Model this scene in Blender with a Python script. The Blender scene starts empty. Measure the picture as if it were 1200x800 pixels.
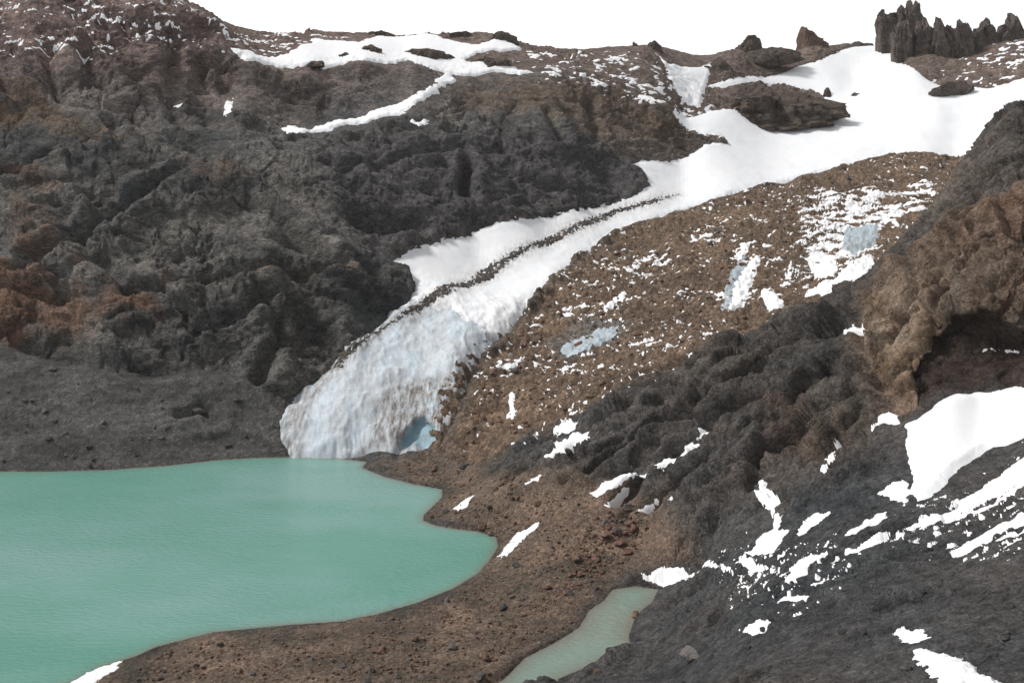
import bpy, math, random
import numpy as np

random.seed(7)
RNG = np.random.default_rng(11)
F = 1287.0          # focal length in photo pixels (1200 wide)
HX, HY = 600.0, 150.0
CAMZ = 100.0        # camera height above the lake
scene = bpy.context.scene
COL = scene.collection

# ------------------------------------------------------------------ noise
from concurrent.futures import ThreadPoolExecutor
POOL = ThreadPoolExecutor(4)
_perm = np.random.default_rng(3).permutation(256).astype(np.int32)
_perm = np.concatenate([_perm, _perm, _perm])
_g = np.random.default_rng(5).normal(size=(256, 3)).astype(np.float32)
_g /= np.linalg.norm(_g, axis=1)[:, None]

def pnoise(P):
    P = np.asarray(P, np.float32)
    if len(P) < 60000: return _pn(P)
    return np.concatenate(list(POOL.map(_pn, np.array_split(P, max(8, len(P) // 40000)))))

def _pn(P):
    """gradient noise, P (n,3) -> (n,) about -1..1"""
    P = np.asarray(P, np.float32)
    I = np.floor(P).astype(np.int32)
    f = P - I
    I &= 255
    u = f * f * f * (f * (f * 6 - 15) + 10)
    out = 0
    for dx in (0, 1):
        wx = u[:, 0] if dx else 1 - u[:, 0]
        a = _perm[I[:, 0] + dx]
        for dy in (0, 1):
            wy = u[:, 1] if dy else 1 - u[:, 1]
            b = _perm[a + I[:, 1] + dy]
            for dz in (0, 1):
                wz = u[:, 2] if dz else 1 - u[:, 2]
                h = _perm[b + I[:, 2] + dz]
                g = _g[h]
                d = g[:, 0] * (f[:, 0] - dx) + g[:, 1] * (f[:, 1] - dy) + g[:, 2] * (f[:, 2] - dz)
                out = out + wx * wy * wz * d
    return out * 1.6

def fbm(P, scale, octaves=4, gain=0.5, off=0.0):
    P = np.asarray(P, np.float32) * np.float32(scale) + np.float32(off)
    a, s = 1.0, 0.0
    for k in range(octaves):
        s = s + a * pnoise(P)
        P = P * np.float32(2.03) + np.float32(17.3)
        a *= gain
    return s

def ridged(P, scale, octaves=4, gain=0.55, off=0.0):
    P = np.asarray(P, np.float32) * np.float32(scale) + np.float32(off)
    a, s = 1.0, 0.0
    w = 1.0
    for k in range(octaves):
        n = 1 - np.abs(pnoise(P)) * 1.4
        n = n * n
        s = s + a * n * w
        w = np.clip(n * 1.6, 0, 1)
        P = P * np.float32(2.07) + np.float32(9.1)
        a *= gain
    return s

_j = np.random.default_rng(9).random((256, 3)).astype(np.float32)
def _fac(P):
    I = np.floor(P).astype(np.int32); n = len(P)
    d1 = np.full(n, 9., np.float32); d2 = np.full(n, 9., np.float32); best = np.zeros((n, 3), np.float32); bh = np.zeros(n, np.int32)
    for dx in (-1, 0, 1):
        for dy in (-1, 0, 1):
            for dz in (-1, 0, 1):
                J = I + np.array([dx, dy, dz], np.int32); K = J & 255
                h = _perm[_perm[_perm[K[:, 0]] + K[:, 1]] + K[:, 2]]
                v = P - (J + _j[h])
                d = (v * v).sum(1)
                near = d < d1
                d2 = np.where(near, d1, np.minimum(d2, d)); d1 = np.where(near, d, d1)
                best[near] = v[near]; bh[near] = h[near]
    g = _g[(bh * 7 + 3) & 255]
    val = (g * best).sum(1) * 1.5 + (_j[bh, 1] - .5) * .9
    e = np.clip((np.sqrt(d2) - np.sqrt(d1)) / .10, 0, 1)
    return val * (.35 + .65 * e) - .28 * (1 - e)
def facets(P, scale, off=0.):
    """broken rock: tilted flat blocks with cracks between them"""
    P = np.asarray(P, np.float32) * np.asarray(scale, np.float32) + np.float32(off)
    return np.concatenate(list(POOL.map(_fac, np.array_split(P, max(8, len(P) // 30000)))))

def smooth(x, a, b):
    t = np.clip((x - a) / (b - a), 0, 1)
    return t * t * (3 - 2 * t)

# ------------------------------------------------------------------ survey points of the land
SURVEY = [
 # far shore of the lake and scree
 (-400,560,314),(-200,556,317),(0,552,320),(130,550,322),(200,545,326),(300,537,333),
 (-300,400,385),(0,410,366),(150,425,361),(250,450,357),(300,450,360),(230,490,344),(100,480,343),(330,505,341),
 (430,375,398),(470,340,425),(440,310,435),(370,420,378),
 (0,300,418),(200,300,407),(300,310,404),(150,345,394),(60,350,392),
 (0,185,462),(60,182,456),(150,195,446),(220,226,430),(310,257,420),(400,296,414),(460,330,420),(60,160,482),(150,170,476),(220,205,464),(310,238,456),(400,266,448),(300,200,482),(400,228,470),(120,260,420),
 (0,100,535),(100,120,520),(200,135,528),(280,140,540),(350,155,535),
 (0,0,610),(100,30,600),(160,125,536),(200,0,640),(222,6,650),(-300,0,600),(-300,-150,720),(0,-90,720),(100,-40,690),
 (-300,200,480),
 # skyline
 (260,26,680),(330,36,690),(400,40,700),(440,42,710),(500,38,740),(580,38,740),(620,53,730),(700,57,740),(760,54,760),
 (800,62,790),(870,56,830),(950,52,860),(990,52,880),(1030,54,920),(1060,60,860),(1090,64,800),(1150,48,830),(1200,32,840),(1300,10,850),
 # upper benches
 (260,58,606),(260,108,594),(220,62,604),(295,66,612),(220,110,586),(100,50,566),(100,104,550),(160,52,575),(160,112,556),(60,60,560),(200,60,600),(320,85,612),(300,66,640),(400,70,642),(470,60,670),(550,60,690),(600,80,665),
 (420,82,606),(420,132,596),(480,92,612),(470,120,604),(360,88,606),(370,130,590),(350,125,592),(500,95,622),(330,152,560),(420,143,575),(520,100,628),
 (560,92,640),(560,140,600),(650,100,640),(700,80,680),(650,150,592),(750,100,680),(780,120,664),(830,163,642),(780,180,622),(740,150,632),
 # dark bluff
 (400,166,532),(480,161,548),(560,155,572),(650,165,582),(720,190,592),(752,208,585),
 (450,287,452),(500,281,468),(560,268,493),(650,250,528),(740,232,563),(560,212,520),(480,222,498),(650,207,547),
 # glacier
 (420,530,338),(480,533,336),(400,470,354),(420,440,364),(470,440,368),(450,395,388),(520,345,428),(560,295,478),(700,252,540),
 (640,290,496),(800,212,604),(850,167,650),(900,160,688),(800,130,694),(850,135,692),(900,130,742),(950,100,792),(900,80,812),(1000,100,800),
 (1100,130,704),(1200,117,704),(1100,100,765),(1160,104,735),(1000,150,700),(1300,115,720),
 # debris covered ice
 (720,272,522),(800,243,560),(900,215,602),(1000,190,637),(1050,180,652),(1120,183,652),(650,320,455),(600,388,402),
 (900,250,532),(1000,230,560),(1080,210,592),(800,300,470),(1000,280,492),(900,320,442),(700,350,430),(620,400,395),(545,450,358),
 (560,470,352),(800,375,388),(700,430,355),(620,500,322),(540,540,322),(520,560,311),(1000,310,432),(900,365,395),
 # crest of the right slope
 (1190,115,290),(1150,165,290),(1100,235,290),(1050,290,290),(1000,335,290),(940,365,290),(850,395,295),(760,440,300),(700,470,300),(620,515,302),
 # right slope
 (1200,180,272),(1200,250,250),(1150,250,262),(1130,330,250),(1050,380,250),(1010,420,248),(1050,472,229),(1150,370,234),(1150,435,231),
 (1200,380,234),(1200,440,226),(1120,500,213),(1200,520,200),(1080,590,185),(1200,600,166),(1000,650,172),(900,700,167),
 (640,600,262),(700,560,270),(800,560,260),(800,480,280),(900,430,278),(900,560,235),(1000,540,215),(950,480,245),(850,640,215),
 (700,650,245),(750,612,256),(800,625,240),(750,650,243),(1000,470,238),(820,700,205),(1100,660,160),(780,720,210),
 # foreground
 (1200,800,110),(1000,800,126),(800,800,158),(1100,730,135),(900,760,146),(700,800,176),
 (400,800,186),(250,762,207),(300,800,190),(480,770,200),(430,742,212),(330,760,204),(620,700,228),(560,700,231),(680,690,232),
 (580,655,253),(540,685,239),(400,727,222),(250,740,217),(160,768,208),(520,600,284),(450,551,320),(560,590,283),
 # off frame
 (1500,100,255),(1500,400,190),(1500,800,92),(1700,0,300),(1700,600,110),
]
PLAN = [   # (px, distance, height): ground nobody sees from the photograph's place
 (1150,360,75),(1100,360,62),(1050,350,52),(1000,345,46),(940,337,42),(860,330,36),(1200,380,80),(1300,420,90),(1250,520,75),(1200,560,78),
 (-400,100,26),(0,100,28),(300,100,30),(600,100,34),(900,100,44),(1200,80,56),(1600,60,64),
 (-400,150,3),(0,150,4),(300,150,8),(600,150,12),(-400,125,14),(0,125,15),(300,125,18),(150,150,6),(150,165,3),(0,170,1),
 (900,125,35),(-400,60,52),(0,60,52),(300,60,54),(600,60,58),(1600,30,84),(600,20,80),(-400,20,78),(0,20,78),(1600,12,92),(600,6,92),(-400,6,92),(1600,3,97),(600,3,97),(-400,3,97),
 (-400,240,-6),(0,240,-6),(300,260,-6),
]
for px in range(-500, 1800, 200):
    z0 = 110 if px < 300 else 95
    PLAN += [(px, 1050, z0), (px, 1500, 40)]

cp = [(px, math.log(D), CAMZ - D * (py - HY) / F) for px, py, D in SURVEY]
cp += [(px, math.log(D), z) for px, D, z in PLAN]
cp = np.array(cp)
PX0, PX1, LN0, LN1 = -620.0, 1820.0, math.log(3.0), math.log(1550.0)
KL = 420.0
def _feat(px, l): return np.stack([px, l * KL], -1)
A = _feat(cp[:, 0], cp[:, 1])
dist = np.linalg.norm(A[:, None] - A[None], axis=-1)
N = len(cp)
ker = lambda r: np.power(r, 1.25)
Pm = np.c_[np.ones(N), A / 500]
M = np.zeros((N + 3, N + 3)); M[:N, :N] = ker(dist) + np.eye(N) * -3.0; M[:N, N:] = Pm; M[N:, :N] = Pm.T
sol = np.linalg.solve(M, np.r_[cp[:, 2], 0, 0, 0])
GX, GL = 490, 1100
gpx = np.linspace(PX0, PX1, GX); gl = np.linspace(LN0, LN1, GL)
MAC = np.zeros((GX, GL))
for i in range(GX):
    B = _feat(np.full(GL, gpx[i]), gl)
    r = np.linalg.norm(B[:, None] - A[None], axis=-1)
    MAC[i] = ker(r) @ sol[:N] + np.c_[np.ones(GL), B / 500] @ sol[N:]
def blur(a, axis, s):
    k = np.exp(-0.5 * (np.arange(-int(3*s)-1, int(3*s)+2) / s) ** 2); k /= k.sum()
    n = len(k) // 2
    pad = [(0, 0), (0, 0)]; pad[axis] = (n, n)
    ap = np.pad(a, pad, mode='edge')
    out = np.zeros_like(a)
    for j, w in enumerate(k):
        out += w * (ap[j:j + a.shape[0]] if axis == 0 else ap[:, j:j + a.shape[1]])
    return out
MAC = blur(blur(MAC, 0, 1.4), 1, 1.6)

def macro(px, D):
    u = np.clip((np.asarray(px, float) - PX0) / (PX1 - PX0) * (GX - 1), 0, GX - 1.001)
    v = np.clip((np.log(np.maximum(D, 3.0)) - LN0) / (LN1 - LN0) * (GL - 1), 0, GL - 1.001)
    i = u.astype(int); j = v.astype(int); a = u - i; b = v - j
    return (MAC[i, j] * (1 - a) * (1 - b) + MAC[i + 1, j] * a * (1 - b) + MAC[i, j + 1] * (1 - a) * b + MAC[i + 1, j + 1] * a * b)

# ------------------------------------------------------------------ place outlines on the land
_Ds = np.exp(np.linspace(math.log(60), math.log(1200), 2600))
def ground_at(px, py):
    """where the line of sight first meets the land -> x, y"""
    z = macro(np.full(_Ds.shape, px), _Ds)
    pys = HY + F * (CAMZ - z) / _Ds
    k = np.nonzero(pys <= py)[0]
    D = _Ds[k[0]] if len(k) else 700.0
    return ((px - HX) / F * D, D)

def outline(pts):
    out = []
    for p in pts:
        if len(p) == 3: out.append(((p[0] - HX) / F * p[2], p[2]))
        else: out.append(ground_at(*p))
    return np.array(out)

def level_outline(pts, z):
    return np.array([((px - HX) / (py - HY) * (CAMZ - z), F * (CAMZ - z) / (py - HY)) for px, py in pts])

def sdist(poly, X, Y, far=40.0):
    """signed distance to polygon in plan, positive inside; -far where farther out"""
    out = np.full(X.shape, -far, np.float32)
    lo = poly.min(0) - far; hi = poly.max(0) + far
    sel = (X > lo[0]) & (X < hi[0]) & (Y > lo[1]) & (Y < hi[1])
    x = X[sel]; y = Y[sel]
    if x.size == 0: return out
    d2 = np.full(x.shape, 1e12); ins = np.zeros(x.shape, bool)
    n = len(poly)
    for k in range(n):
        x1, y1 = poly[k]; x2, y2 = poly[(k + 1) % n]
        ex, ey = x2 - x1, y2 - y1
        t = np.clip(((x - x1) * ex + (y - y1) * ey) / (ex * ex + ey * ey + 1e-12), 0, 1)
        d2 = np.minimum(d2, (x - x1 - t * ex) ** 2 + (y - y1 - t * ey) ** 2)
        c = ((y1 > y) != (y2 > y)) & (x < (x2 - x1) * (y - y1) / (y2 - y1 + 1e-12) + x1)
        ins ^= c
    d = np.sqrt(d2)
    out[sel] = np.maximum(np.where(ins, d, -d), -far)
    return out

LAKE = level_outline([(-560,562),(-200,556),(0,552),(60,552),(130,550),(200,545),(250,539),(300,536),(350,535),(400,537),(430,541),(425,548),
  (450,558),(485,567),(519,573),(518,583),(497,603),(496,610),(512,616),(540,620),(560,622),(582,629),(584,640),(575,655),(560,672),(530,690),
  (490,706),(440,720),(400,728),(340,732),(290,737),(250,741),(225,747),(185,757),(160,768),(120,781),(90,797),(40,815),(-100,850),(-560,900)], 0.0)
POND_Z = 3.0
POND = level_outline([(718,690),(745,686),(772,690),(765,705),(745,722),(737,745),(742,762),(715,772),(690,782),(655,795),(640,830),(560,850),(565,810),
  (590,795),(600,785),(615,770),(650,752),(678,735),(690,715),(708,703)], POND_Z)

GLACIER = outline([(325,505),(330,485),(355,455),(400,415),(440,385),(475,358),(486,340),(478,322),(450,306),(480,290),(560,270),(650,250),(738,231),
  (758,216),(752,201),(735,192),(770,186),(800,184),(850,166),(838,160),(800,147),(780,127),(820,133),(880,129),(940,127),(966,115),(958,106),(920,98),(885,97),
  (850,104),(828,100),(870,89),(930,79),(960,70),(1000,58,880),(1030,50,930),(1060,50,900),(1060,75),(1085,91),(1120,100),(1160,103),(1200,104,735),(1300,106,735),
  (1300,160,560),(1180,175,640),(1120,183,648),(1050,180),(1000,191),(940,205),(900,216),(850,228),(800,244),(720,273),(680,298),(650,322),(622,355),(600,388),(565,418),(548,445),
  (540,480),(517,528),(490,536),(430,533),(380,534),(342,530)])
MORAINE = outline([(515,535),(545,480),(552,445),(570,418),(602,388),(625,355),(652,322),(684,298),(722,273),(802,244),(850,228),(900,217),(1000,191),(1050,181),(1120,184),
  (1180,180,640),(1250,200,520),(1200,250,400),(1100,280,370),(1000,330,360),(940,363,345),(850,396,318),(760,440),(700,470),(640,505),(580,535),(540,550)])
SCREE = outline([(-560,562),(-560,400),(0,395),(60,410),(150,430),(230,420),(290,450),(325,480),(322,520),(300,538),(200,546),(130,552),(0,554)])
BLUFF = outline([(375,185),(400,166),(480,161),(560,153),(650,161),(735,190),(757,210),(738,233),(650,252),(560,270),(480,288),(440,300),(410,270),(380,230)])
SHORE = outline([(60,812),(90,800),(250,741),(400,728),(540,686),(583,640),(560,615),(500,605),(520,580),(440,548),(510,536),(560,545),(620,556),(700,556),(780,588),(800,635),(775,660),
  (735,670),(700,700),(680,735),(620,765),(590,797),(540,830,180),(100,830,186)])
CRAG = outline([(1230,225),(1180,235),(1140,248),(1100,268),(1060,300),(1020,340),(1000,375),(1005,410),(1030,445),(1045,485),(1070,475),(1085,430),(1110,385),(1160,375),(1230,380)])
RECESS = outline([(1075,475),(1070,440),(1090,395),(1130,375),(1230,372),(1230,440),(1170,452),(1120,462)])
OCHRES = [(outline([(-40,330),(20,300),(60,310),(100,340),(150,345),(190,335),(195,355),(120,385),(60,392),(-40,395)]), (0.21,0.105,0.055), 7),
          (outline([(0,110),(30,112),(90,135),(145,160),(140,175),(90,170),(40,150),(0,140)]), (0.16,0.10,0.055), 6),
          (outline([(20,200),(55,200),(58,300),(25,310)]), (0.15,0.09,0.06), 6),
          (outline([(230,330),(300,318),(400,310),(420,322),(330,340),(250,345)]), (0.15,0.11,0.08), 5),
          (outline([(215,195),(280,195),(285,215),(225,220)]), (0.16,0.115,0.09), 5),
          (outline([(880,480),(960,470),(1000,500),(980,560),(900,560),(870,520)]), (0.13,0.085,0.06), 8),
          (outline([(520,100),(640,95),(800,130),(820,175),(760,185),(640,140),(560,135)]), (0.16,0.115,0.08), 9)]
TAN = outline([(1010,350),(1060,320),(1110,330),(1100,390),(1060,450),(1030,430),(1005,400)])
LOWER = outline([(735,700),(800,660),(870,600),(960,590),(1015,560),(1040,505),(1075,480),(1140,455),(1260,430),(1260,830,100),(680,840,170),(650,800),(735,770)])
GREYICE = outline([(640,400),(690,370),(740,375),(720,400),(670,420)])

US_OUT = [[(270,57),(285,59),(300,66),(335,64),(350,56),(370,47),(420,50),(440,44),(500,41),(560,40),(590,46),(612,58),(590,61),(560,64),(540,72),(600,79),(622,86),(612,91),(585,87),(540,91),(520,88),(500,78),(480,72),(440,74),(420,70),(395,76),(385,83),(340,83),(320,76),(290,72)],
  [(326,150),(345,149),(360,152),(400,141),(430,134),(460,124),(490,111),(512,93),(525,86),(533,95),(502,116),(480,129),(450,140),(415,150),(380,155),(345,157)]]
# clefts, ledge lines and gullies: outline on the land, half width and depth in metres
CLEFTS = [
 ([(600,560),(690,500),(760,455),(840,412),(930,380)],1.6,2.2),([(690,548),(780,490),(850,455),(925,415),(938,404)],1.2,3.0),
 ([(720,592),(800,520),(870,472),(930,440),(1005,446)],1.2,2.6),([(760,602),(850,530),(900,482),(960,455)],1.0,2.4),
 ([(830,562),(890,540),(930,500),(1000,468)],1.3,3.2),([(640,508),(720,462),(800,422),(900,373),(990,338)],1.3,1.6),
 ([(880,572),(900,522),(985,502),(1010,480)],1.1,2.6),([(1060,300),(1075,350),(1040,400),(1012,432)],1.2,2.2),([(1110,272),(1130,330),(1092,380)],1.2,2.0),
 ([(1000,345),(1010,400),(1030,450)],1.0,1.8),([(1020,330),(1100,260),(1150,215),(1200,190)],1.6,2.6),([(1060,330),(1130,290),(1200,270)],1.0,1.6),
 ([(760,688),(900,662),(1000,642),(1100,602),(1200,560)],.9,1.3),([(800,722),(950,692),(1100,652),(1200,622)],.8,1.0),([(700,772),(850,738),(1000,702),(1200,690)],.8,1.0),
 ([(940,600),(1000,560),(1050,540)],.8,1.4),([(660,560),(720,520),(770,500)],1.0,1.6),
 ([(0,205),(40,192),(70,178)],3,5),([(30,310),(55,294),(85,280),(112,260),(140,238),(222,214)],2.6,5.5),([(0,330),(30,340),(70,350)],2,3.5),
 ([(300,340),(318,372),(332,400),(305,445)],2.0,3.6),([(128,150),(200,200),(282,236),(345,270),(380,300)],3.0,4.0),([(0,112),(80,140),(150,180),(215,205)],3.0,3.5),
 ([(205,55),(192,110),(214,150)],3,4.5),([(548,190),(545,228)],2.4,6),([(420,255),(440,262),(475,262)],5,6),([(0,396),(60,412),(150,428),(240,420),(300,446)],3,2.6),
 ([(60,55),(62,95),(70,115)],3.5,5),([(95,60),(110,90),(130,115)],3.5,5),([(258,70),(262,105)],4,5),([(235,75),(238,108)],3,4),([(300,72),(330,100),(380,125)],3,4),
 ([(150,345),(200,335),(260,330),(330,322),(400,310)],2.2,3.0),([(230,385),(280,370),(330,350)],1.8,3.0),([(60,240),(110,300),(150,345)],2.5,3.5),
 ([(330,180),(400,200),(470,185),(540,175)],3,3),([(640,130),(655,165)],3.0,4),([(695,118),(700,160)],3,4),([(205,488),(228,480),(252,492)],1.6,2.2)]
# ------------------------------------------------------------------ the land as one fine grid, split by kind
cols = np.concatenate([np.linspace(-560, -40, 90)[:-1], np.linspace(-40, 1240, 1210), np.linspace(1240, 1760, 90)[1:]])
NC = len(cols); NR = 1130
Df = np.exp(np.linspace(math.log(4.0), math.log(1500.0), 3200))
cc = cols[::6] if (NC - 1) % 6 == 0 else np.r_[cols[::6], cols[-1]]
Dtab = np.zeros((len(cc), NR))
for i, px in enumerate(cc):
    z = macro(np.full(Df.shape, px), Df)
    py = HY + F * (CAMZ - z) / Df
    inview = (py < 860) & (py > -60)
    dr = np.diff(Df); dz = np.diff(z); Dm = 0.5 * (Df[1:] + Df[:-1])
    vis_py = np.minimum.accumulate(py)                       # nearer land hides what lies lower behind it
    seen = (py <= vis_py + 6) & inview
    ds = np.sqrt((0.42 * dr) ** 2 + dz ** 2) / Dm
    w = np.where(seen[1:], 1.0, 0.16)
    w = np.convolve(np.pad(w, 40, mode='edge'), np.ones(81) / 81, 'valid')
    s = np.r_[0, np.cumsum(ds * w)]
    Dtab[i] = np.interp(np.linspace(0, s[-1], NR), s, Df)
Dtab = blur(Dtab, 0, 1.5)
DG = np.zeros((NC, NR))
for j in range(NR): DG[:, j] = np.interp(cols, cc, Dtab[:, j])
PXG = np.repeat(cols[:, None], NR, 1)
X = ((PXG - HX) / F * DG).ravel(); Y = DG.ravel().copy(); PXf = PXG.ravel()
Z0 = macro(PXf, Y)

sl = sdist(LAKE, X, Y, 60); sp = sdist(POND, X, Y, 30); sg = sdist(GLACIER, X, Y, 60)
low = fbm(np.c_[X, Y, Z0], 1 / 26.0, 3)
out_l = np.maximum(-sl, 0)
near_water = np.exp(-out_l / 14.0)
Zs = Z0.copy()
cap = np.minimum(Z0, 0.05 + 0.5 * out_l + (out_l / 9.0) ** 3)
Zs = np.where(sl > 0, -np.minimum(0.25 * sl, 5.0), np.maximum(cap, np.minimum(0.04 + 0.10 * out_l, 0.9)))
out_p = np.maximum(-sp, 0)
Zs = np.where(sp > 0, POND_Z - np.minimum(0.2 * sp, 2.0), np.where(out_p < 8, np.maximum(Zs, POND_Z + np.minimum(0.10 * out_p + 0.03, 0.5)), Zs))
Zs = np.where((out_p < 12) & (sp <= 0), np.minimum(Zs, POND_Z + 0.15 + out_p * (0.55 + .02 * out_p)), Zs)

s_mor = sdist(MORAINE, X, Y); s_scr = sdist(SCREE, X, Y); s_blu = sdist(BLUFF, X, Y); s_sho = sdist(SHORE, X, Y)
s_cra = sdist(CRAG, X, Y); s_rec = sdist(RECESS, X, Y)
P0 = np.c_[X, Y, Zs].astype(np.float32)

def grid_normals(P):
    G = P.reshape(NC, NR, 3)
    du = np.gradient(G, axis=0); dv = np.gradient(G, axis=1)
    n = np.cross(du, dv); n /= np.linalg.norm(n, axis=2, keepdims=True) + 1e-9
    return n.reshape(-1, 3)
NRM = grid_normals(P0)
steep = 1 - np.clip(NRM[:, 2], 0, 1)

w_mor = smooth(s_mor, -5, 4); w_scr = smooth(s_scr, -6, 6); w_blu = smooth(s_blu, -6, 5); w_sho = smooth(s_sho, -6, 4); w_cra = smooth(s_cra, -4, 3)
right = np.maximum(smooth(350 - Y, 0, 20) * smooth(PXf, 480, 640), smooth(300 - Y, 0, 40))
left = (1 - right) * (1 - w_mor) * (1 - w_scr) * (1 - w_sho)

# rock relief
warp = np.c_[fbm(P0, 1/30., 2, off=3), fbm(P0, 1/30., 2, off=40), fbm(P0, 1/30., 2, off=80)] * 6
Q = P0 + warp.astype(np.float32)
Q3 = Q * np.array([1, 1, .6], np.float32)
Q3 = Q * np.array([1, 1, .6], np.float32)
rel_left = (1.05 - ridged(Q3, 1/60., 2, 0.5)) * 4.5 + (ridged(Q3, 1/80., 3, .5, off=13) - 1) * 3.0
tilt = Q[:, 2] + .36 * Q[:, 0] + 5 * fbm(P0, 1/60., 2, off=219)
beds = .9 - ridged(np.c_[Q[:, 0] * .14, Q[:, 1] * .14, tilt * 1.1], 1/14., 5, .62, off=211)
QS = P0 + .3 * warp.astype(np.float32)
Qb = np.c_[QS[:, 0], QS[:, 1], QS[:, 2] + .36 * QS[:, 0]]
patch = smooth(fbm(P0, 1/45., 2, .5, off=301), -.35, .45)
fa = facets(Qb, (1/30., 1/30., 1/17.), 3.3); fb = facets(Qb, (1/10., 1/10., 1/5.5), 13.7); fc_ = facets(P0 + .25 * warp, (1/3.6, 1/3.6, 1/2.4), 31.1)
rel_left = (rel_left + beds * 1.3 + fa * 3.6 * (.4 + .9 * patch) + fb * 1.4 * (.3 + patch)) * (1 - .6 * smooth(Y, 600, 680))
ca, sa = math.cos(math.radians(-6)), math.sin(math.radians(-6))     # rock ribs on the right slope strike this way
U = Q[:, 0] * ca + Q[:, 1] * sa; V = -Q[:, 0] * sa + Q[:, 1] * ca
Vw = V + fbm(P0, 1/22., 2, off=7) * 4
QS = P0 + .3 * warp.astype(np.float32)
Ur = np.c_[QS[:, 0] * ca + QS[:, 1] * sa, -QS[:, 0] * sa + QS[:, 1] * ca + fbm(P0, 1/30., 2, off=7) * 2, QS[:, 2]]
ra = facets(Ur, (1/34., 1/9., 1/9.), 7.1); rb = facets(Ur, (1/11., 1/3.4, 1/3.4), 23.9)
rel_right = (.95 - ridged(np.c_[U * .2, Vw, Q[:, 2] * .5], 1/17., 3, 0.5, off=5)) * 1.8 + fbm(P0, 1/40., 2, off=9) * 1.2 + ra * 2.6 + rb * .7
rel_blu = (1 - ridged(np.c_[Q[:, 0], Q[:, 1], Q[:, 2] * .3], 1/30., 3, .5, off=21)) * 3.5 + beds * .7 + fa * 2.2 + fb * 1.0
rel_crag = (1 - ridged(QS, 1/26., 2, .5, off=31)) * 2.0 + facets(QS, (1/13., 1/13., 1/11.), 41.) * 2.4 + facets(QS, (1/4.5, 1/4.5, 1/3.8), 47.) * .7
rel_mor = (.9 - ridged(P0, 1/4.2, 3, .6, off=57)) * .8 + fbm(P0, 1/14., 4, .55, off=51) * 1.5 + (ridged(Q, 1/30., 3, .5, off=61) - 1) * 1.2
rel_sho = fbm(P0, 1/12., 4, .5, off=71) * .7
rel_scr = fbm(P0, 1/18., 3, .5, off=81) * 1.2 + fbm(np.c_[X * .15, Y * .15, Z0], 1/3.5, 3, .6, off=83) * .7
fine = fbm(P0, 1/3.0, 4, .75, off=91)
fine_r = fc_ * 1.3
farsnow = smooth(Y, 600, 760)

calm = np.clip(out_l / 10, 0, 1) * np.clip(out_p / 6, 0.05, 1)
calm = np.where((sl > 0) | (sp > 0), 0.0, calm)
w_gl = smooth(sg, -3, 3)
front = smooth(Y, 175, 130) * right
rel_slab = np.where(True, 1 - 0.5 * front, 1)
lowrel = left * ((1 - w_blu) * rel_left + w_blu * rel_blu) + right * (1 - w_sho) * (1 - w_mor) * ((1 - w_cra) * rel_right * rel_slab + w_cra * rel_crag)
lowrel = lowrel + w_mor * rel_mor + w_sho * rel_sho + w_scr * rel_scr * (1 - w_sho)
s_us = np.full(len(X), -40., np.float32)
for pts in US_OUT + [[(1058,497),(1105,468),(1150,457),(1200,448),(1260,440),(1260,500),(1200,515),(1130,548),(1075,588),(1060,530)],[(780,66),(830,66),(820,76),(785,70)]]: s_us = np.maximum(s_us, sdist(outline(pts), X, Y))
snowbed = np.where(Y > 400, smooth(s_us, -18, 0), smooth(s_us, -9, 0))
low_r = smooth(sdist(LOWER, X, Y), -4, 4)
bigdamp = (1 - .72 * low_r) * np.clip(1.15 - w_gl, 0, 1) * calm * (1 - .85 * snowbed)
lowrel = lowrel * (1 - .6 * smooth(PXf, 1000, 1080) * smooth(Y, 255, 280) * right) * bigdamp * smooth(Y, 15, 110)
highamp = left * (.6 + .3 * steep) * (.6 + .7 * patch) + right * (1 - w_sho) * (0.52 + 0.1 * w_cra) * (1 - .55 * front) * (1 - w_mor) + w_mor * 0.6 + w_sho * 0.25 + w_scr * .25
def line_dist(pts, far):
    p = np.array([ground_at(*q) for q in pts]); d = np.full(len(X), far, np.float32)
    lo = p.min(0) - far; hi = p.max(0) + far
    sel = np.nonzero((X > lo[0]) & (X < hi[0]) & (Y > lo[1]) & (Y < hi[1]))[0]
    x = X[sel] + .35 * warp[sel, 0]; y = Y[sel] + .35 * warp[sel, 1]; m = np.full(len(sel), float(far))
    for (x1, y1), (x2, y2) in zip(p[:-1], p[1:]):
        ex, ey = x2 - x1, y2 - y1
        t = np.clip(((x - x1) * ex + (y - y1) * ey) / (ex * ex + ey * ey + 1e-9), 0, 1)
        m = np.minimum(m, np.hypot(x - x1 - t * ex, y - y1 - t * ey))
    d[sel] = m
    return d
cleft = np.zeros(len(X), np.float32)
for pts, wd, dp in CLEFTS:
    d = line_dist(pts, wd * 7)
    dp = dp * (1.35 if pts[0][0] < 700 and pts[0][1] < 450 else 1.15)
    cleft = cleft - dp * np.exp(-(d / wd) ** 2) + .35 * dp * np.exp(-((d - 2.6 * wd) / (1.5 * wd)) ** 2)
lowrel = lowrel + cleft * (1 - .3 * low_r) * calm * np.clip(1 - w_gl, 0, 1) * (1 - snowbed)
highamp = highamp * (1 - np.where(Y > 400, .55, .85) * snowbed) * (1 - .45 * low_r)
high = (0.35 * fine + 0.8 * fine_r * (left + right * .8)) * highamp * (0.15 + 0.85 * calm)
high = np.where((sl > 0) | (sp > 0), 0, (high - high.mean()) * smooth(Y, 5, 90))

PL = P0 + NRM * lowrel[:, None].astype(np.float32)              # smooth land (snow lies on this)
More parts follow.
